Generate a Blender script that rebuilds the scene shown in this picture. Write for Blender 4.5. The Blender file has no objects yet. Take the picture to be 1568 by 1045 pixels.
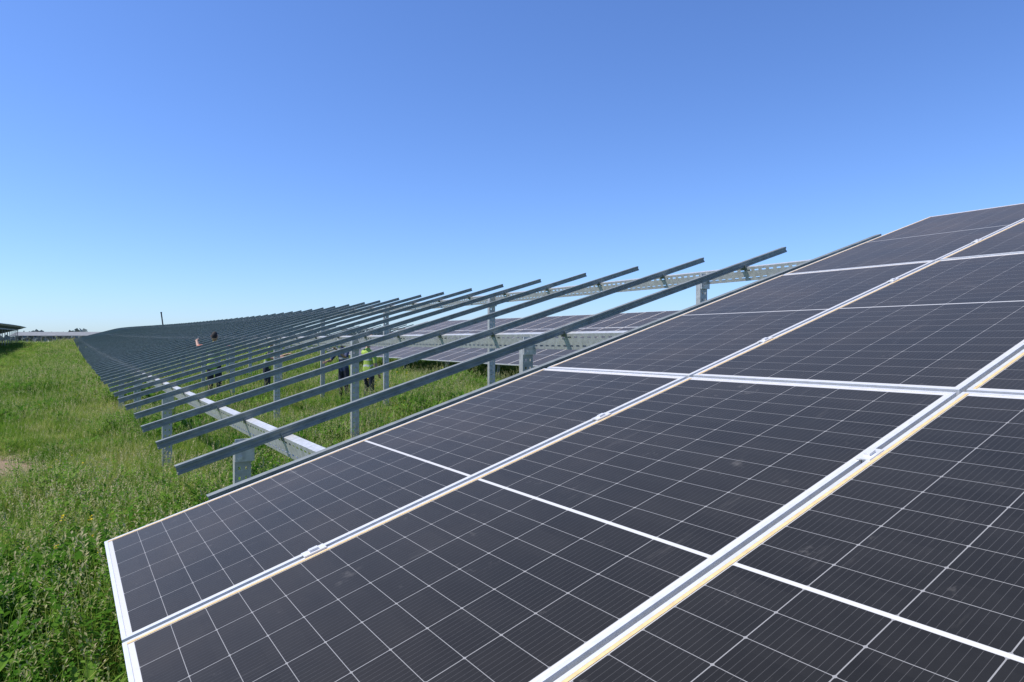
import bpy, math, random
import numpy as np
from mathutils import Vector, Matrix
random.seed(7); rng=np.random.default_rng(7)
scene=bpy.context.scene
K=0.84; TH=math.radians(16.6); CT,ST=math.cos(TH),math.sin(TH)
CAMZ=1.7
BP=1.36; AP=2.84; A0=-0.143
ZOOM=(1,300,600)   # debug: factor, px centre (1568 space)

def sm(e0,e1,x):
    t=min(1,max(0,(x-e0)/(e1-e0))); return t*t*(3-2*t)
def T(y): return 1.05*sm(16,140,y)
def W(a,b,d,xo=0.0):
    y=b*K
    return Vector((K*(a*CT+d*ST)+xo, y, CAMZ+K*(a*ST-d*CT)+T(y)))
S_=Vector((CT,0,ST)); N_=Vector((-ST,0,CT)); R_=Vector((0,1,0)); X_=Vector((1,0,0)); Z_=Vector((0,0,1))

# ------------------------------------------------------------ materials
def newmat(name):
    m=bpy.data.materials.new(name); m.use_nodes=True
    nt=m.node_tree; return m,nt,nt.nodes['Principled BSDF']
def ramp(nt,fac,stops):
    r=nt.nodes.new('ShaderNodeValToRGB'); e=r.color_ramp.elements
    while len(e)<len(stops): e.new(.5)
    for i,(p,c) in enumerate(stops): e[i].position=p; e[i].color=(*c,1)
    nt.links.new(fac,r.inputs[0]); return r.outputs[0]
def noise(nt,scale,detail=4,coord='Object',rough=.55,vec=None):
    n=nt.nodes.new('ShaderNodeTexNoise'); n.inputs['Scale'].default_value=scale
    n.inputs['Detail'].default_value=detail; n.inputs['Roughness'].default_value=rough
    if vec is None:
        tc=nt.nodes.new('ShaderNodeTexCoord'); vec=tc.outputs[coord]
    nt.links.new(vec,n.inputs['Vector']); return n.outputs['Fac']
def mixc(nt,fac,a,b):
    m=nt.nodes.new('ShaderNodeMix'); m.data_type='RGBA'
    for s,v in ((0,fac),(6,a),(7,b)):
        if isinstance(v,bpy.types.NodeSocket): nt.links.new(v,m.inputs[s])
        else: m.inputs[s].default_value = v if s==0 else (*v,1)
    return m.outputs[2]
def M(nt,op,a,b=None,c=None):
    m=nt.nodes.new('ShaderNodeMath'); m.operation=op
    for i,v in enumerate((a,b,c)):
        if v is None: continue
        if isinstance(v,bpy.types.NodeSocket): nt.links.new(v,m.inputs[i])
        else: m.inputs[i].default_value=v
    return m.outputs[0]
def simple(name,col,rough=.6,metal=0,var=.25,scale=8):
    m,nt,p=newmat(name)
    f=noise(nt,scale)
    c=ramp(nt,f,[(.3,tuple(x*(1-var) for x in col)),(.7,tuple(min(1,x*(1+var)) for x in col))])
    nt.links.new(c,p.inputs['Base Color']); p.inputs['Roughness'].default_value=rough; p.inputs['Metallic'].default_value=metal
    return m
mat_galv=simple('galvanised_steel',(.60,.60,.57),.45,.4,.18,25)
mat_raft=simple('coated_rafter_steel',(.27,.28,.24),.5,.35,.2,14)
mat_post=simple('post_steel',(.46,.46,.43),.5,.4,.2,18)
mat_alu=simple('anodised_aluminium',(.74,.73,.70),.38,.25,.08,30)
mat_tan=simple('tan_edge_strip',(.74,.52,.24),.6,0,.15,40)  # tan colour of the narrow strip inside each panel's +Y edge
mat_back=simple('panel_backsheet',(.35,.36,.38),.6,0,.1,5)
mat_shed=simple('distant_grey_steel',(.20,.21,.21),.7,0,.15,1)

PW=BP*K-.022; PL=AP*K-.022
def panel_mat():
    m,nt,p=newmat('solar_cells_glass')
    uv=nt.nodes.new('ShaderNodeUVMap'); uv.uv_map='UVMap'
    sx=nt.nodes.new('ShaderNodeSeparateXYZ'); nt.links.new(uv.outputs[0],sx.inputs[0])
    u,v=sx.outputs[0],sx.outputs[1]
    mu=.024; cu=(PW-2*mu)/6
    mv=.028; gap=.006; cv=(PL/2-mv-gap)/12
    vc=M(nt,'ABSOLUTE',M(nt,'SUBTRACT',v,PL/2))
    uu=M(nt,'DIVIDE',M(nt,'SUBTRACT',u,mu),cu)
    vv=M(nt,'DIVIDE',M(nt,'SUBTRACT',vc,gap),cv)
    def near_int(x,size):
        fr=M(nt,'FRACT',x); d=M(nt,'MINIMUM',fr,M(nt,'SUBTRACT',1.0,fr)); return M(nt,'MULTIPLY',d,size)
    du=near_int(uu,cu); dv=near_int(vv,cv)
    lu=M(nt,'LESS_THAN',du,.0012); lv=M(nt,'LESS_THAN',dv,.0008)
    dia=M(nt,'LESS_THAN',M(nt,'ADD',du,dv),.0052)
    bord=M(nt,'MAXIMUM',M(nt,'LESS_THAN',uu,0.0),M(nt,'GREATER_THAN',uu,6.0))
    bord=M(nt,'MAXIMUM',bord,M(nt,'MAXIMUM',M(nt,'LESS_THAN',vc,gap),M(nt,'GREATER_THAN',vv,12.0)))
    line=M(nt,'MAXIMUM',M(nt,'MAXIMUM',lu,lv),dia)
    bb=M(nt,'LESS_THAN',near_int(M(nt,'MULTIPLY',uu,11),cu/11),.00045)
    oi=nt.nodes.new('ShaderNodeObjectInfo')
    geo=nt.nodes.new('ShaderNodeNewGeometry')
    n1=noise(nt,2.2,5,vec=geo.outputs['Position']); n2=noise(nt,22,4,vec=geo.outputs['Position'])
    fl=nt.nodes.new('ShaderNodeCombineXYZ'); nt.links.new(M(nt,'FLOOR',uu),fl.inputs[0]); nt.links.new(M(nt,'FLOOR',M(nt,'DIVIDE',v,cv)),fl.inputs[1]); nt.links.new(oi.outputs['Random'],fl.inputs[2])
    wn=nt.nodes.new('ShaderNodeTexWhiteNoise'); nt.links.new(fl.outputs[0],wn.inputs['Vector'])
    cell=mixc(nt,wn.outputs['Value'],(.0080,.0078,.0074),(.0125,.0120,.0112))
    c=mixc(nt,M(nt,'MULTIPLY',bb,.5),cell,(.13,.125,.12))
    c=mixc(nt,M(nt,'MULTIPLY',line,.8),c,(.36,.35,.33))
    c=mixc(nt,bord,c,(.62,.61,.58))
    dust=M(nt,'ADD',.003,M(nt,'MULTIPLY',M(nt,'MULTIPLY',n1,n2),.045))
    mp=nt.nodes.new('ShaderNodeMapping'); mp.inputs['Scale'].default_value=(1.2,9,1); nt.links.new(geo.outputs['Position'],mp.inputs[0])
    n3=noise(nt,1.6,6,vec=mp.outputs[0],rough=.7)
    sm_=M(nt,'MULTIPLY',M(nt,'MAXIMUM',M(nt,'SUBTRACT',n3,.62),0.0),.8)
    dust=M(nt,'ADD',dust,sm_)
    n5=noise(nt,7,5,vec=geo.outputs['Position'],rough=.75)
    dust=M(nt,'ADD',dust,M(nt,'MULTIPLY',M(nt,'MAXIMUM',M(nt,'SUBTRACT',n5,.63),0.0),1.4))
    c=mixc(nt,dust,c,(.36,.33,.29))
    nt.links.new(c,p.inputs['Base Color'])
    p.inputs['Specular IOR Level'].default_value=0.0; p.inputs['Roughness'].default_value=.8
    p.inputs['Sheen Weight'].default_value=.16; p.inputs['Sheen Roughness'].default_value=.5; p.inputs['Sheen Tint'].default_value=(1,.96,.90,1)
    # anti-reflective, slightly warm-tinted textured glass on top
    fr=nt.nodes.new('ShaderNodeFresnel'); fr.inputs[0].default_value=1.27
    gl=nt.nodes.new('ShaderNodeBsdfGlossy'); gl.inputs['Color'].default_value=(1,.74,.54,1)
    nt.links.new(M(nt,'ADD',.24,M(nt,'MULTIPLY',n1,.16)),gl.inputs['Roughness'])
    mx=nt.nodes.new('ShaderNodeMixShader'); nt.links.new(fr.outputs[0],mx.inputs[0]); nt.links.new(p.outputs[0],mx.inputs[1]); nt.links.new(gl.outputs[0],mx.inputs[2])
    nt.links.new(mx.outputs[0],nt.nodes['Material Output'].inputs[0])
    return m
mat_cell=panel_mat()

# ------------------------------------------------------------ mesh helpers
class MB:
    def __init__(s): s.v=[];s.f=[];s.m=[]
    def quad(s,pts,mi=0):
        i=len(s.v); s.v+= [tuple(p) for p in pts]; s.f.append(tuple(range(i,i+len(pts)))); s.m.append(mi)
    def box(s,c,ax,ay,az,sx,sy,sz,mi=0):
        c=Vector(c); i=len(s.v)
        for dz in(-.5,.5):
            for dx,dy in((-.5,-.5),(.5,-.5),(.5,.5),(-.5,.5)):
                s.v.append(tuple(c+ax*dx*sx+ay*dy*sy+az*dz*sz))
        for f in((3,2,1,0),(4,5,6,7),(0,1,5,4),(1,2,6,5),(2,3,7,6),(3,0,4,7)):
            s.f.append(tuple(i+k for k in f)); s.m.append(mi)
    def prism(s,prof,p0,p1,U,V,mi=0,caps=True):
        i=len(s.v);n=len(prof)
        for p in(p0,p1):
            for a,b in prof: s.v.append(tuple(Vector(p)+U*a+V*b))
        for k in range(n):
            k2=(k+1)%n; s.f.append((i+k,i+k2,i+n+k2,i+n+k)); s.m.append(mi)
        if caps:
            s.f.append(tuple(i+k for k in reversed(range(n)))); s.m.append(mi)
            s.f.append(tuple(i+n+k for k in range(n))); s.m.append(mi)
    def perf(s,o,al,up,L,H,pitch,hl,rows,mi=0):
        n=max(1,int(L/pitch)); pt=L/n
        cuts=[0]
        for c,h in rows: cuts+=[c-h/2,c+h/2]
        cuts.append(H)
        for i in range(n):
            for j in range(len(cuts)-1):
                z0,z1=cuts[j],cuts[j+1]
                xs=[(i*pt,(i+1)*pt)] if j%2==0 else [(i*pt,i*pt+(pt-hl)/2),(i*pt+(pt+hl)/2,(i+1)*pt)]
                for x0,x1 in xs:
                    s.quad([o+al*x0+up*z0,o+al*x1+up*z0,o+al*x1+up*z1,o+al*x0+up*z1],mi)
    def obj(s,name,mats,parent=None,smooth=False):
        me=bpy.data.meshes.new(name); me.from_pydata(s.v,[],s.f)
        for m in mats: me.materials.append(m)
        me.polygons.foreach_set('material_index',s.m)
        if smooth: me.polygons.foreach_set('use_smooth',[True]*len(s.f))
        me.update()
        o=bpy.data.objects.new(name,me); scene.collection.objects.link(o)
        if parent: o.parent=parent
        return o
def empty(name):
    e=bpy.data.objects.new(name,None); scene.collection.objects.link(e); return e
def rprof(w,h,t):
    a=w/2; g=.007; l=.014
    return [(-a,0),(a,0),(a,-l),(a-t,-l),(a-t,-t),(-a+t,-t),(-a+t,-h*.26),(-a+t+g,-h*.32),(-a+t+g,-h*.68),(-a+t,-h*.74),(-a+t,-h+t),(a-t,-h+t),(a-t,-h+l),(a,-h+l),(a,-h),(-a,-h),(-a,-h*.74),(-a+g,-h*.68),(-a+g,-h*.32),(-a,-h*.26)]

# ------------------------------------------------------------ panel mesh (shared)
def make_panel_mesh():
    mb=MB(); h=.035; lip=.012
    X,Y,Zv=Vector((1,0,0)),Vector((0,1,0)),Vector((0,0,1))
    mb.box((PL/2,lip/2,-h/2),X,Y,Zv,PL,lip,h,0)
    mb.box((PL/2,PW-lip/2,-h/2),X,Y,Zv,PL,lip,h,0)
    mb.box((lip/2,PW/2,-h/2),X,Y,Zv,lip,PW-2*lip,h,0)
    mb.box((PL-lip/2,PW/2,-h/2),X,Y,Zv,lip,PW-2*lip,h,0)
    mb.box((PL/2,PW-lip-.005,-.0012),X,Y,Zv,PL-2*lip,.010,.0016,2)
    mb.quad([(lip,lip,-.002),(PL-lip,lip,-.002),(PL-lip,PW-lip,-.002),(lip,PW-lip,-.002)],1)
    mb.quad([(lip,lip,-.008),(lip,PW-lip,-.008),(PL-lip,PW-lip,-.008),(PL-lip,lip,-.008)],3)
    me=bpy.data.meshes.new('solar_panel_mesh'); me.from_pydata(mb.v,[],mb.f)
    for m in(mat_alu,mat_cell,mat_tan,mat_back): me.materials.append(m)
    me.polygons.foreach_set('material_index',mb.m)
    uvl=me.uv_layers.new(name='UVMap')
    for l in me.loops:
        co=me.vertices[l.vertex_index].co; uvl.data[l.index].uv=(co.y,co.x)
    me.update(); return me
panel_me=make_panel_mesh()
def panel_matrix(a,b,d,xo):
    p=W(a,b,d,xo); p2=W(a,b+BP,d,xo)
    yv=(p2-p).normalized(); xv=S_.copy(); zv=xv.cross(yv).normalized()
    m=Matrix.Identity(4)
    for i,v in enumerate((xv,yv,zv)):
        for k in range(3): m[k][i]=v[k]
    m.translation=p; return m
def array(name,b_start,n,xo=0,d=1.0,jit=.0015):
    e=empty(name)
    for c in range(n):
        for r in range(3):
            o=bpy.data.objects.new('solar_panel',panel_me); scene.collection.objects.link(o)
            o.parent=e
            mm=panel_matrix(A0+r*AP,b_start+c*BP,d,xo)
            if jit: mm=mm@Matrix.Translation((random.uniform(-.002,.002),random.uniform(-.001,.001),random.uniform(-jit,jit)))@Matrix.Rotation(random.uniform(-jit,jit)*.6,4,'X')@Matrix.Rotation(random.uniform(-jit,jit)*.5,4,'Y')
            o.matrix_world=mm
    return e
def clamps(name,parent,bs,d=1.0,xo=0):
    mb=MB()
    for b in bs:
        for r in range(3):
            for q in(-.75,.75):
                c=W(A0+r*AP+AP/2+q,b,d,xo)
                mb.box(c+N_*.003,S_,R_,N_,.075,.040,.004)
                mb.box(c+N_*.008,S_,R_,N_,.03,.018,.008)
                mb.box(c-N_*.015,S_,R_,N_,.06,.014,.03)
    return mb.obj(name,[mat_alu],parent)
EB=3.985; NC=9
near=array('solar_panel_array',EB-NC*BP,NC)
clamps('mid_clamps',near,[EB-.013-BP*k for k in range(1,NC)])

# ------------------------------------------------------------ racking
def racking(name,b_start,b_end,xo=0,raft_bs=None,holes_to=30,first_post=6.05):
    e=empty(name)
    dR=1.0+.037/K
    mb=MB(); RH=.058;RW=.052
    for b in raft_bs:
        j=random.uniform(-.02,.02); jb=random.uniform(-.01,.01)
        mb.prism(rprof(RW,RH,.003),W(.37+j,b+jb,dR,xo),W(7.75+j,b-jb,dR,xo),R_,N_)
    mb.obj('rafters',[mat_raft],e)
    dB=dR+RH/K+.002/K
    mb=MB(); BH=.14;BW=.06
    ab=[1.125,4.0,6.87]
    step=BP*3
    for a in ab:
        b=b_start
        while b<b_end-.01:
            b2=min(b+step,b_end)
            p0=W(a,b,dB,xo);p1=W(a,b2,dB,xo)
            al=(p1-p0); L=al.length; al.normalize(); w=BW
            def q(x0,z0,x1,z1): mb.quad([p0+S_*x0+N_*z0,p1+S_*x0+N_*z0,p1+S_*x1+N_*z1,p0+S_*x1+N_*z1])
            q(0,0,w,0); q(0,-BH,w,-BH); q(w,0,w,-.02); q(w,-BH,w,-BH+.02)
            if b<holes_to:
                mb.perf(p0-N_*BH,al,N_,L,BH,.085,.045,[(.032,.013),(.108,.013)])
            else: q(0,0,0,-BH)
            b=b2
    mb.obj('row_beams',[mat_galv],e)
    mb=MB(); b=first_post
    while b>b_start: b-=5.25
    b+=5.25
    while b<b_end:
        for a in(.95,3.98,6.85):
            top=W(a,b,dB,xo)-Z_*.05; base=Vector((top.x,top.y,T(top.y)-.3))
            H=top.z-base.z; w=.11; dp=.06
            o=base-X_*(w/2)
            mb.perf(o,Z_,X_,H,w,.07,.022,[(.032,.014),(.078,.014)])
            for x in(0,w):
                mb.quad([o+X_*x,o+X_*x+R_*dp,o+X_*x+R_*dp+Z_*H,o+X_*x+Z_*H])
            for x0,x1 in((0,.018),(w-.018,w)):
                mb.quad([o+X_*x0+R_*dp,o+X_*x1+R_*dp,o+X_*x1+R_*dp+Z_*H,o+X_*x0+R_*dp+Z_*H])
            mb.box(top+Vector((.01,-.012,-.05)),X_,R_,Z_,.13,.012,.16,1)
            for zz in(-.0,-.10): mb.box(top+Vector((-.02,-.024,zz)),X_,R_,Z_,.022,.014,.022,1)
        b+=5.25
    mb.obj('posts',[mat_post,mat_galv],e)
    mb=MB()
    for b in raft_bs:
        for a in ab:
            c=W(a,b,dR,xo)+S_*.03-N_*RH
            mb.box(c-N_*.035-R_*.030,S_,R_,N_,.06,.006,.07)
            mb.box(c-N_*(.004)-R_*.002-S_*.035,S_,R_,N_,.004,.075,.05)
    mb.obj('cleats',[mat_raft],e)
    return e
raft=[4.25]+[5.45+1.36*k for k in range(0,152)]
hid=[EB-.013-BP*k for k in range(1,NC+1)]
racking('steel_mounting_frame',EB-NC*BP-.3,212,0,raft+hid)
XO=15.6*K
array('solar_panel_array',-8,42,XO,jit=.003)
racking('steel_mounting_frame',-8.3,120,XO,[50.5+1.36*k for k in range(50)],holes_to=-99)
XL=-15.2*K
array('solar_panel_array',74,66,XL,jit=.004)
racking('steel_mounting_frame',73.7,164,XL,[74+1.36*k for k in range(66)],holes_to=-99)

# ------------------------------------------------------------ ground
def ground():
    def axis(lo,hi,n,pw): 
        t=np.linspace(-1,1,n); return np.sign(t)*np.abs(t)**pw*np.where(t<0,-lo,hi)
    xs=axis(-3500,3500,161,4); ys=axis(-3500,4500,241,3.6)
    V=[];F=[]
    for y in ys:
        for x in xs:
            z=T(y)+ (.04*math.sin(x*.9+y*.3)*math.cos(y*.53-x*.21) if abs(x)<40 and -20<y<150 else 0)
            V.append((x,y,z))
    nx=len(xs)
    for j in range(len(ys)-1):
        for i in range(nx-1):
            k=j*nx+i; F.append((k,k+1,k+nx+1,k+nx))
    me=bpy.data.meshes.new('ground'); me.from_pydata(V,[],F); me.polygons.foreach_set('use_smooth',[True]*len(F))
    m,nt,p=newmat('meadow_soil')
    geo=nt.nodes.new('ShaderNodeNewGeometry')
    sx=nt.nodes.new('ShaderNodeSeparateXYZ'); nt.links.new(geo.outputs['Position'],sx.inputs[0])
    n=noise(nt,.35,8,vec=geo.outputs['Position'],rough=.65); n2=noise(nt,6,5,vec=geo.outputs['Position'],rough=.7)
    c=ramp(nt,n,[(.35,(.06,.11,.02)),(.55,(.11,.15,.035)),(.72,(.19,.18,.08))])
    c2=ramp(nt,n2,[(.3,(.035,.06,.012)),(.7,(.17,.18,.08))])
    c=mixc(nt,.45,c,c2)
    def bump2(cx,cy,rx,ry):
        a=M(nt,'DIVIDE',M(nt,'SUBTRACT',sx.outputs[0],cx),rx); b=M(nt,'DIVIDE',M(nt,'SUBTRACT',sx.outputs[1],cy),ry)
        return M(nt,'ADD',M(nt,'MULTIPLY',a,a),M(nt,'MULTIPLY',b,b))
    dp=M(nt,'ADD',bump2(-.75,11.2,1.0,2.2),M(nt,'MULTIPLY',n2,1.0))
    c=mixc(nt,ramp(nt,dp,[(.6,(1,1,1)),(1.0,(0,0,0))]),c,(.28,.20,.13))
    n4=noise(nt,.5,3,vec=geo.outputs['Position'])
    c=mixc(nt,ramp(nt,n4,[(.62,(0,0,0)),(.70,(1,1,1))]),c,(.26,.19,.12))
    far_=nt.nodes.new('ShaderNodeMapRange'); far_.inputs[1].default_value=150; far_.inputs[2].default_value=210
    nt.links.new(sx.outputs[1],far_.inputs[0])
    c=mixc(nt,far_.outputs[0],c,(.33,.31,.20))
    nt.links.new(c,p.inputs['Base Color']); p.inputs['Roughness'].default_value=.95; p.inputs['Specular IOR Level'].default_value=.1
    bump=nt.nodes.new('ShaderNodeBump'); bump.inputs['Strength'].default_value=.6; bump.inputs['Distance'].default_value=.06
    nt.links.new(n2,bump.inputs['Height']); nt.links.new(bump.outputs[0],p.inputs['Normal'])
    me.materials.append(m)
    o=bpy.data.objects.new('ground',me); scene.collection.objects.link(o)
ground()

# ------------------------------------------------------------ grass
def leafmat(name,stops,trans=.4):
    m,nt,p=newmat(name)
    oi=nt.nodes.new('ShaderNodeObjectInfo'); geo=nt.nodes.new('ShaderNodeNewGeometry')
    n=noise(nt,.75,3,vec=geo.outputs['Position'],rough=.6)
    at=nt.nodes.new('ShaderNodeAttribute'); at.attribute_name='rnd'
    f=M(nt,'ADD',M(nt,'ADD',M(nt,'MULTIPLY',n,.85),M(nt,'MULTIPLY',oi.outputs['Random'],.22)),M(nt,'MULTIPLY',at.outputs['Fac'],.16))
    f=M(nt,'SUBTRACT',f,.07)
    c=ramp(nt,f,stops)
    df=nt.nodes.new('ShaderNodeBsdfDiffuse'); nt.links.new(c,df.inputs[0])
    tr=nt.nodes.new('ShaderNodeBsdfTranslucent'); nt.links.new(c,tr.inputs[0])
    mx=nt.nodes.new('ShaderNodeMixShader'); mx.inputs[0].default_value=trans
    out=nt.nodes['Material Output']
    nt.links.new(df.outputs[0],mx.inputs[1]); nt.links.new(tr.outputs[0],mx.inputs[2]); nt.links.new(mx.outputs[0],out.inputs[0])
    nt.nodes.remove(p)
    return m
m_g1=leafmat('grass_green',[(.36,(.085,.20,.018)),(.52,(.20,.33,.04)),(.68,(.42,.43,.13))],.45)
m_g2=leafmat('grass_seedhead',[(.36,(.30,.33,.13)),(.52,(.42,.41,.19)),(.68,(.58,.50,.29))])
m_g3=leafmat('weed_leaf',[(.36,(.05,.15,.016)),(.52,(.11,.25,.028)),(.68,(.22,.36,.06))],.45)
m_y=leafmat('flower_yellow',[(.3,(.7,.5,.03)),(.7,(.8,.62,.05))],.2)
class TB(MB):
    def __init__(s): super().__init__(); s.r=[]
    def fin(s,name):
        me=bpy.data.meshes.new(name); me.from_pydata(s.v,[],s.f)
        for m in(m_g1,m_g2,m_g3,m_y): me.materials.append(m)
        me.polygons.foreach_set('material_index',s.m)
        a=me.attributes.new('rnd','FLOAT','FACE'); a.data.foreach_set('value',s.r)
        me.update()
        return bpy.data.objects.new(name,me)
    def q(s,p,mi,r): s.quad(p,mi); s.r.append(r)
def blade(tb,x,y,h,w,lean,az,mi,r,seg=2):
    d=Vector((math.cos(az),math.sin(az),0)); sd=Vector((-math.sin(az+random.uniform(-.8,.8)),math.cos(az),0)).normalized()
    pts=[]
    for k in range(seg+1):
        t=k/seg
        pts.append((Vector((x,y,0))+d*(lean*h*t*t)+Z_*(h*t*(1-.25*lean*t)), w*(1-t**1.5)*.5+.0006))
    for k in range(seg):
        (p,a),(q,b)=pts[k],pts[k+1]
        tb.q([p-sd*a,p+sd*a,q+sd*b,q-sd*b],mi,r)
    return pts[-1][0],d
def leaf(tb,p,az,el,L,w,mi,r):
    d=Vector((math.cos(az)*math.cos(el),math.sin(az)*math.cos(el),math.sin(el)))
    s=Vector((-math.sin(az),math.cos(az),0))
    tb.q([p,p+d*L*.5+s*w*.5,p+d*L-Z_*L*.12,p+d*L*.5-s*w*.5],mi,r)
coll=bpy.data.collections.new('grass_parts')
def add_tuft(i,kind):
    tb=TB(); R=.22
    for k in range({'low':52,'seed':30,'weed':16,'flower':26,'broad':10}[kind]):
        rr=R*math.sqrt(random.random()); a=random.uniform(0,6.283)
        x,y=rr*math.cos(a),rr*math.sin(a); r=random.random()
        blade(tb,x,y,random.uniform(.10,.34),random.uniform(.005,.010),random.uniform(.2,1.1),random.uniform(0,6.28),0,r)
    if kind=='seed':
        for k in range(7):
            rr=R*math.sqrt(random.random()); a=random.uniform(0,6.283); r=random.random()
            tip,d=blade(tb,rr*math.cos(a),rr*math.sin(a),random.uniform(.34,.52),.003,random.uniform(.05,.35),random.uniform(0,6.28),0,r)
            for j in range(6):
                leaf(tb,tip-Z_*(.012*j)-d*.002*j,random.uniform(0,6.28),random.uniform(.4,1.2),.022,.008,1,random.random())
    if kind in('weed','flower'):
        for k in range(7):
            rr=R*.8*math.sqrt(random.random()); a=random.uniform(0,6.283)
            x,y=rr*math.cos(a),rr*math.sin(a); h=random.uniform(.22,.50)
            tip,d=blade(tb,x,y,h,.005,random.uniform(.05,.35),a,0,.3)
            for j in range(14):
                t=random.uniform(.15,1); p=Vector((x,y,0)).lerp(tip,t)
                leaf(tb,p,random.uniform(0,6.28),random.uniform(-.1,1.0),random.uniform(.03,.08)*(1.2-.6*t),random.uniform(.014,.028),2,random.random())
            for j in range(5):
                if kind=='flower': leaf(tb,tip+Vector((random.uniform(-.01,.01),random.uniform(-.01,.01),random.uniform(-.02,.01))),random.uniform(0,6.28),random.uniform(0,1),.018,.014,3,random.random())
                else: leaf(tb,tip-Z_*.01*j,random.uniform(0,6.28),random.uniform(.3,1.2),.02,.008,1,random.random())
    if kind=='broad':
        for k in range(34):
            rr=R*.6*math.sqrt(random.random()); a=random.uniform(0,6.283)
            leaf(tb,Vector((rr*math.cos(a),rr*math.sin(a),random.uniform(.0,.26))),a+random.uniform(-.7,.7),random.uniform(.1,1.1),random.uniform(.10,.18),random.uniform(.03,.055),2,random.random())
    o=tb.fin('part_%02d_%s'%(i,kind)); coll.objects.link(o)
kinds=['low','low','low','seed','seed','seed','weed','weed','broad','flower']
for i,k in enumerate(kinds): add_tuft(i,k)
def scatter():
    N=150000
    D=2.4+ (150-2.4)*rng.random(N)
    rho=lambda d: np.where(d<9,1.0,(9/d)**1.6)
    keep=rng.random(N)< rho(D)*D/ (9.0)
    D=D[keep]; n=len(D)
    q=rng.uniform(-.9,.40,n)
    cx=q*D
    x=.8388*cx+.5445*D; y=-.5445*cx+.8388*D
    ok=~((x>.25)&(y<EB*K-.3)); ok&=(x<34)
    x,y,D=x[ok],y[ok],D[ok]; n=len(x)
    f1=np.sin(x*1.3+.7*np.sin(y*.8))*np.cos(y*.9+.5*np.sin(x*1.1)); f2=np.sin(x*.37+1)*np.cos(y*.23+.4*np.sin(x*.5))
    f3=np.sin(x*3.1+1.7*np.sin(y*2.1))*np.cos(y*2.7+1.5*np.sin(x*2.3))
    z=np.array([T(v) for v in y])
    near_x=np.clip((x+3.2)/2.6,0,1)
    hs=.62+.40*near_x+.26*f1+.18*f2+.24*f3
    track=np.exp(-((x+2.6)/.3)**2)+np.exp(-((x+4.3)/.3)**2)
    hs*=1-.6*np.clip(track,0,1)
    dirt=np.exp(-(((x+.75)/.75)**2+((y-11.2)/1.9)**2)); hs*=1-.6*dirt
    keep=rng.random(n)>.93*np.clip(dirt*1.1,0,1)
    hs=np.clip(hs,.25,1.5)
    sc=hs*rng.uniform(.7,1.3,n)*(1+np.clip((D-12)/60,0,1.3)*.5)
    u=rng.random(n); seedp=.08+.24*near_x
    weed=np.clip(.22+.45*f1+.3*np.clip((7-D)/4,0,1),0,.7)
    idx=np.where(u<seedp,3+rng.integers(0,3,n),np.where(u<seedp+weed,6+rng.integers(0,3,n),rng.integers(0,3,n)))
    idx=np.where(rng.random(n)<.005*(1+f2),9,idx)
    x,y,z,sc,idx=x[keep],y[keep],z[keep],sc[keep],idx[keep]; n=len(x)
    me=bpy.data.meshes.new('grass'); me.vertices.add(n)
    me.vertices.foreach_set('co',np.stack([x,y,z-.01],1).ravel())
    def at(nm,tp,val,key='value'):
        a=me.attributes.new(nm,tp,'POINT'); a.data.foreach_set(key,val)
    rot=np.stack([rng.uniform(-.12,.12,n),rng.uniform(-.12,.12,n),rng.uniform(0,6.283,n)],1)
    at('rot','FLOAT_VECTOR',rot.ravel(),'vector')
    wide=1+np.clip((np.hypot(x,y)-12)/60,0,1.3)*1.3
    w_=np.maximum(sc,.8)*wide
    at('scl','FLOAT_VECTOR',np.stack([w_,w_,sc],1).ravel(),'vector'); at('idx','INT',idx.astype(np.int32))
    o=bpy.data.objects.new('grass',me); scene.collection.objects.link(o)
    ng=bpy.data.node_groups.new('grass_scatter','GeometryNodeTree')
    ng.interface.new_socket('Geometry',in_out='INPUT',socket_type='NodeSocketGeometry'); ng.interface.new_socket('Geometry',in_out='OUTPUT',socket_type='NodeSocketGeometry')
    gi=ng.nodes.new('NodeGroupInput'); go=ng.nodes.new('NodeGroupOutput')
    ip=ng.nodes.new('GeometryNodeInstanceOnPoints'); ci=ng.nodes.new('GeometryNodeCollectionInfo')
    ci.inputs['Collection'].default_value=coll; ci.inputs['Separate Children'].default_value=True; ci.inputs['Reset Children'].default_value=True
    def na(nm,tp):
        x=ng.nodes.new('GeometryNodeInputNamedAttribute'); x.data_type=tp; x.inputs['Name'].default_value=nm; return [s for s in x.outputs if s.enabled][0]
    e2r=ng.nodes.new('FunctionNodeEulerToRotation')
    L=ng.links.new
    L(gi.outputs[0],ip.inputs['Points']); L(ci.outputs[0],ip.inputs['Instance']); ip.inputs['Pick Instance'].default_value=True
    L(na('idx','INT'),ip.inputs['Instance Index']); L(na('rot','FLOAT_VECTOR'),e2r.inputs[0]); L(e2r.outputs[0],ip.inputs['Rotation'])
    L(na('scl','FLOAT_VECTOR'),ip.inputs['Scale']); L(ip.outputs[0],go.inputs[0])
    md=o.modifiers.new('scatter','NODES'); md.node_group=ng
scatter()

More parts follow.
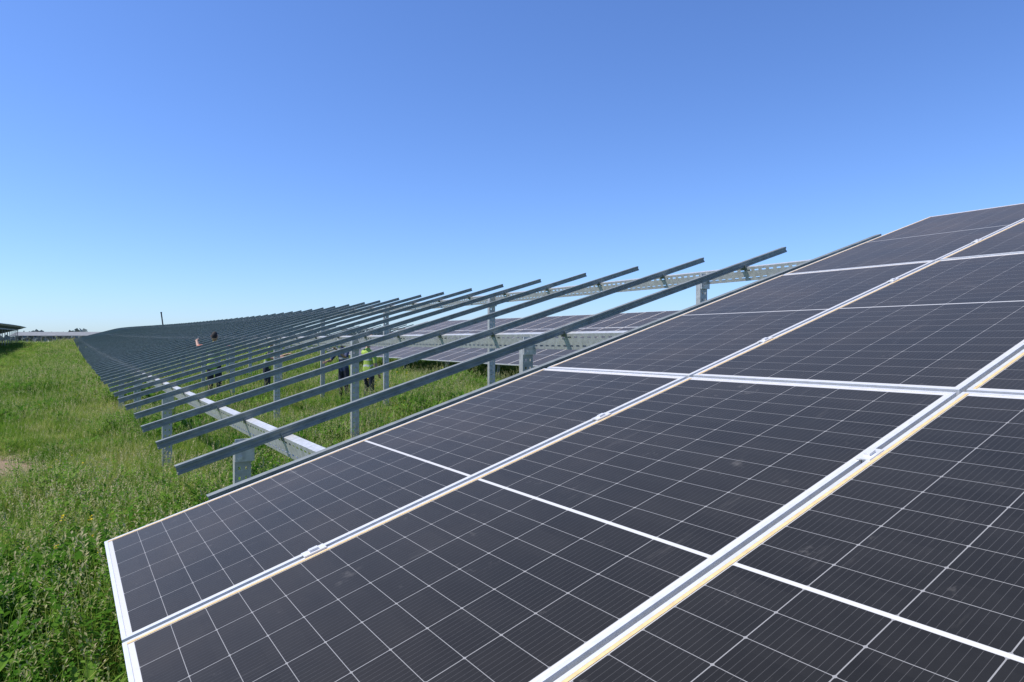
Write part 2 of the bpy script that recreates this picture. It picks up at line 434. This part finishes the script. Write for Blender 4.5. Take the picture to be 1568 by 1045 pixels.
# ------------------------------------------------------------ people
def mplain(name,col,rough=.8): return simple(name,col,rough,0,.15,20)
m_skin=mplain('skin',(.42,.25,.17),.5); m_hair=mplain('hair_dark',(.02,.016,.013)); m_vest=mplain('hi_vis_yellow',(.33,.46,.07))
m_or=mplain('shirt_orange',(.50,.14,.08)); m_navy=mplain('work_trousers',(.022,.025,.035)); m_blue=mplain('jacket_blue',(.03,.05,.11)); m_white=mplain('helmet_white',(.8,.8,.8),.4)
m_boot=mplain('boots',(.03,.022,.018)); m_refl=mplain('reflective_band',(.5,.5,.48),.4)
def person(name,loc,yaw,height=1.78,pose=None,sleeve=None,vest=m_vest,hat=None,lean=0):
    J={'pelvis':((0,0,.97),(.15,.11)),'waist':((0,0,1.12),(.135,.10)),'chest':((0,0,1.32),(.165,.115)),'nb':((0,.01,1.47),(.075,.07)),'neck':((0,0,1.56),(.05,.05))}
    B=[('pelvis','waist','t'),('waist','chest','t'),('chest','nb','t'),('nb','neck','k')]
    for s,sg in(('L',1),('R',-1)):
        J['sh'+s]=((sg*.175,0,1.43),(.068,.062)); J['el'+s]=((sg*.24,.02,1.15),(.045,.045)); J['wr'+s]=((sg*.27,-.06,.92),(.030,.025)); J['pa'+s]=((sg*.275,-.09,.84),(.036,.018))
        J['hip'+s]=((sg*.09,0,.90),(.095,.095)); J['kn'+s]=((sg*.10,-.03,.50),(.062,.062)); J['an'+s]=((sg*.11,.02,.10),(.043,.043)); J['to'+s]=((sg*.12,-.15,.045),(.045,.035))
        B+=[('chest','sh'+s,'t'),('sh'+s,'el'+s,'u'),('el'+s,'wr'+s,'f'),('wr'+s,'pa'+s,'h'),('pelvis','hip'+s,'l'),('hip'+s,'kn'+s,'l'),('kn'+s,'an'+s,'l'),('an'+s,'to'+s,'b')]
    if pose:
        for k,v in pose.items(): J[k]=(v,J[k][1])
    for s,sg in(('L',1),('R',-1)):
        pa=Vector(J['pa'+s][0]); wr=Vector(J['wr'+s][0]); d=(pa-wr).normalized()
        side=d.cross(Vector((0,1,.2))).normalized(); dn=d.cross(side).normalized()
        for i,(off,l) in enumerate(((-.026,.07),(-.009,.08),(.009,.075),(.026,.06))):
            r1=pa+d*.04+side*off; r2=r1+d*l*.5; r3=r2+d*l*.35+dn*l*.35
            for q,(pp,rr) in enumerate(((r1,.010),(r2,.009),(r3,.008))): J[f'f{s}{i}{q}']=(tuple(pp),(rr,rr))
            B+=[('pa'+s,f'f{s}{i}0','h'),(f'f{s}{i}0',f'f{s}{i}1','h'),(f'f{s}{i}1',f'f{s}{i}2','h')]
        t1=pa-side*.03; t2=t1-side*.03+d*.03
        J['t1'+s]=(tuple(t1),(.011,.011)); J['t2'+s]=(tuple(t2),(.009,.009)); B+=[('pa'+s,'t1'+s,'h'),('t1'+s,'t2'+s,'h')]
    if lean:
        c=Vector((0,0,.97)); Rm=Matrix.Rotation(lean,3,'X')
        for k,(p,r) in list(J.items()):
            if not k.startswith(('hip','kn','an','to','pelvis')): J[k]=(tuple(Rm@(Vector(p)-c)+c),r)
    names=list(J); sc=height/1.78
    me=bpy.data.meshes.new('body'); me.from_pydata([J[k][0] for k in names],[(names.index(a),names.index(b)) for a,b,_ in B],[])
    o=bpy.data.objects.new('tmp',me); scene.collection.objects.link(o)
    md=o.modifiers.new('s','SKIN'); 
    for i,k in enumerate(names):
        sv=me.skin_vertices[0].data[i]; sv.radius=J[k][1]; sv.use_root=(k=='pelvis')
    ss=o.modifiers.new('ss','SUBSURF'); ss.levels=2; ss.render_levels=2
    dg=bpy.context.evaluated_depsgraph_get(); dg.update()
    bm_=bpy.data.meshes.new_from_object(o.evaluated_get(dg)); bpy.data.objects.remove(o)
    bm_.materials.clear()
    for m in(vest,sleeve or m_skin,m_skin,m_navy,m_boot,m_refl): bm_.materials.append(m)
    segs=[(Vector(J[a][0]),Vector(J[b][0]),t) for a,b,t in B]
    for p in bm_.polygons:
        c=p.center; best=None
        for a,b,t in segs:
            ab=b-a; u=max(0,min(1,(c-a).dot(ab)/max(1e-9,ab.length_squared))); dd=(c-a-ab*u).length-(.05 if t=='t' else 0)
            if best is None or dd<best[0]: best=(dd,t)
        t=best[1]
        mi={'t':0,'k':2,'u':1,'f':2,'h':2,'l':3,'b':4}[t]
        if mi==0 and (1.06<c.z<1.11 or 1.2<c.z<1.25): mi=5
        if mi==0 and c.z<.90: mi=3
        p.material_index=mi; p.use_smooth=True
    e=empty(name)
    b=bpy.data.objects.new('body',bm_); scene.collection.objects.link(b); b.parent=e
    import bmesh
    bm=bmesh.new(); bmesh.ops.create_uvsphere(bm,u_segments=20,v_segments=14,radius=1)
    for v in bm.verts:
        x,y,z=v.co
        w=.074*(1-.18*max(0,-z)); v.co=Vector((x*w,y*.095*(1-.1*max(0,-z)),z*.118))
        if y<-.75 and abs(x)<.25 and -.25<z<.12: v.co.y-=.018
        if y<-.6 and -.75<z<-.5: v.co.y-=.008
    for f in bm.faces:
        c=f.calc_center_median(); f.material_index=1 if (c.z>.055 or (c.y>.02 and c.z>-.05)) else 0; f.smooth=True
    for sg in(1,-1):
        for (loc_,r,sq,mi) in (((sg*.076,.01,0),.02,(.35,.8,1.5),0),((sg*.028,-.083,.012),.010,(1,.6,.7),2)):
            g=bmesh.ops.create_uvsphere(bm,u_segments=8,v_segments=6,radius=r)
            for v in g['verts']: v.co=Vector((v.co.x*sq[0]+loc_[0],v.co.y*sq[1]+loc_[1],v.co.z*sq[2]+loc_[2]))
            for f in {f for v in g['verts'] for f in v.link_faces}: f.material_index=mi
    g=bmesh.ops.create_cube(bm,size=1)
    for v in g['verts']: v.co=Vector((v.co.x*.04,v.co.y*.01-.088,v.co.z*.008-.055))
    for f in {f for v in g['verts'] for f in v.link_faces}: f.material_index=3
    if hat:
        g=bmesh.ops.create_uvsphere(bm,u_segments=16,v_segments=10,radius=1)
        for v in g['verts']:
            z=max(v.co.z,0); v.co=Vector((v.co.x*(.10 if v.co.z>0 else .115),v.co.y*(.125 if v.co.z>0 else .145),.05+z*.105))
        for f in {f for v in g['verts'] for f in v.link_faces}: f.material_index=4
    hm=bpy.data.meshes.new('head'); bm.to_mesh(hm); bm.free()
    for m in(m_skin,m_hair,m_hair,m_or,hat or m_hair): hm.materials.append(m)
    h=bpy.data.objects.new('head',hm); scene.collection.objects.link(h); h.parent=e
    nk=Vector(J['neck'][0]); h.location=nk+Vector((0,-.02,.105)); h.rotation_euler=(lean*.6+.15,0,0)
    e.location=Vector((loc[0],loc[1],T(loc[1])+loc[2])); e.rotation_euler=(0,0,yaw); e.scale=(sc,)*3
    return e
def place(px,D):
    q=(px-784)/1046; cx=q*D; return .8388*cx+.5445*D,-.5445*cx+.8388*D
x,y=place(328,17.2)
person('construction_worker',(x,y,.04),math.radians(150),1.90,
   {'elL':(.40,-.08,1.42),'wrL':(.50,-.24,1.56),'paL':(.52,-.31,1.58),'elR':(-.40,-.08,1.42),'wrR':(-.50,-.24,1.56),'paR':(-.52,-.31,1.58)},sleeve=m_or)
x,y=place(408,20.0)
person('construction_worker',(x,y,0),math.radians(60),1.78,
   {'elL':(.27,-.20,1.25),'wrL':(.2,-.42,1.38),'paL':(.18,-.50,1.42),'elR':(-.27,-.18,1.22),'wrR':(-.2,-.40,1.30),'paR':(-.18,-.48,1.33)},lean=.2)
x,y=place(527,18.5)
person('construction_worker',(x,y,0),math.radians(-60),1.78,
   {'elL':(.27,-.22,1.30),'wrL':(.22,-.42,1.50),'paL':(.2,-.48,1.56),'elR':(-.27,-.2,1.2),'wrR':(-.2,-.42,1.22),'paR':(-.18,-.5,1.22)},sleeve=m_blue,vest=m_blue,hat=m_white,lean=.15)
x,y=place(564,17.5)
person('construction_worker',(x,y,0),math.radians(120),1.76,
   {'elL':(.25,-.25,1.5),'wrL':(.2,-.35,1.78),'paL':(.2,-.38,1.86),'knL':(.12,-.1,.52)},sleeve=m_vest)

mb=MB()
x,y=place(256,58)
p0=Vector((x,y,T(y))); p1=p0+Vector((-.45,.1,3.75))
dz=(p1-p0).normalized(); ux=dz.cross(R_).normalized(); uy=dz.cross(ux)
mb.prism([(.05*math.cos(t*math.pi/4),.05*math.sin(t*math.pi/4)) for t in range(8)],p0,p1,ux,uy)
mb.box(p1,ux,uy,dz,.12,.12,.10); mb.box(p0.lerp(p1,.55),ux,uy,dz,.12,.08,.2)
mb.obj('survey_pole',[mplain('pole_dark',(.03,.03,.035))])

# ------------------------------------------------------------ distance
def treeline():
    v=[];f=[]
    for i in range(14000):
        ang=rng.uniform(-1.15,1.0); D=rng.uniform(840,960)
        hgt=9.5+4*math.sin(ang*37)*math.sin(ang*13+1)+3*math.sin(ang*131)+rng.uniform(-1,1.2)
        z=rng.uniform(0,1)**.8*max(2,hgt)+1.05
        F=Vector((.5445,.8388,0)); Rr=Vector((.8388,-.5445,0))
        c=F*math.cos(ang)*D+Rr*math.sin(ang)*D; c.z=z
        s=rng.uniform(1.2,3); n=Vector(rng.normal(size=3)).normalized(); a=n.orthogonal().normalized()*s; b=n.cross(a)
        k=len(v); v+=[tuple(c-a-b*.6),tuple(c+a*.8-b),tuple(c+a+b*.7),tuple(c-a*.7+b)]; f.append((k,k+1,k+2,k+3))
    me=bpy.data.meshes.new('distant_tree_line'); me.from_pydata(v,[],f)
    me.materials.append(simple('hazy_trees',(.12,.16,.15),.95,0,.3,.02))  # aerial haze is put into the foliage colour as a greyed tone
    o=bpy.data.objects.new('distant_tree_line',me); scene.collection.objects.link(o)
treeline()
def far_rows():
    mb=MB()
    x0,y0=place(20,215); x1,y1=place(215,215)
    for off in(0,14):
        F=Vector((.5445,.8388,0))*off
        a=Vector((x0,y0,0))+F; b=Vector((x1,y1,0))+F; d=(b-a); L=d.length; d.normalize(); nrm=Vector((-d.y,d.x,0))
        z=1.05
        tilt=Vector((nrm.x*.94,nrm.y*.94,.33)).normalized(); tn=d.cross(tilt)
        mb.box((a+b)/2+Z_*(z+2.9),d,tilt,tn,L,3.6,.12,0)
        n=int(L/3.6)
        for i in range(n+1):
            p=a+d*(L*i/n)
            mb.box(p+nrm*.9+Z_*(z+1.5),d,nrm,Z_,.14,.14,3.1,1)
            mb.box(p-nrm*1.1+Z_*(z+1.0),d,nrm,Z_,.14,.14,2.3,1)
    mb.obj('distant_solar_array',[mat_shed,mat_shed])
far_rows()

# ------------------------------------------------------------ light, world, camera
el=math.radians(56); az=math.radians(22)
Sd=Vector((-math.cos(az)*math.cos(el),math.sin(az)*math.cos(el),math.sin(el)))
sd=bpy.data.lights.new('sun','SUN'); sd.energy=5; sd.angle=math.radians(.5); sd.color=(1,.95,.87)
so=bpy.data.objects.new('sun',sd); scene.collection.objects.link(so); so.rotation_euler=Sd.to_track_quat('Z','Y').to_euler()
w=bpy.data.worlds.new('World'); scene.world=w; w.use_nodes=True; nt=w.node_tree
sky=nt.nodes.new('ShaderNodeTexSky'); sky.sky_type='NISHITA'; sky.sun_disc=False; sky.sun_elevation=el; sky.sun_rotation=math.atan2(Sd.x,Sd.y)
sky.air_density=1.0; sky.dust_density=.4; sky.ozone_density=2.5; sky.altitude=100
tint=nt.nodes.new('ShaderNodeMix'); tint.data_type='RGBA'; tint.blend_type='MULTIPLY'; tint.inputs[0].default_value=1; tint.inputs[7].default_value=(.80,1.04,1.54,1)
nt.links.new(sky.outputs[0],tint.inputs[6]); nt.links.new(tint.outputs[2],nt.nodes['Background'].inputs[0]); nt.nodes['Background'].inputs[1].default_value=.125
cd=bpy.data.cameras.new('camera'); cd.lens=24; cd.sensor_width=36; cd.clip_start=.05; cd.clip_end=9000
co=bpy.data.objects.new('camera',cd); scene.collection.objects.link(co); co.location=(0,0,CAMZ); co.rotation_euler=(math.radians(90),0,-math.radians(33))
zf,zx,zy=ZOOM
if zf>1:
    cd.lens=24*zf; cd.shift_x=(zx-784)/1568*zf; cd.shift_y=(522.5-zy)/1568*zf
scene.camera=co
scene.view_settings.view_transform='Standard'; scene.view_settings.look='None'; scene.view_settings.exposure=0
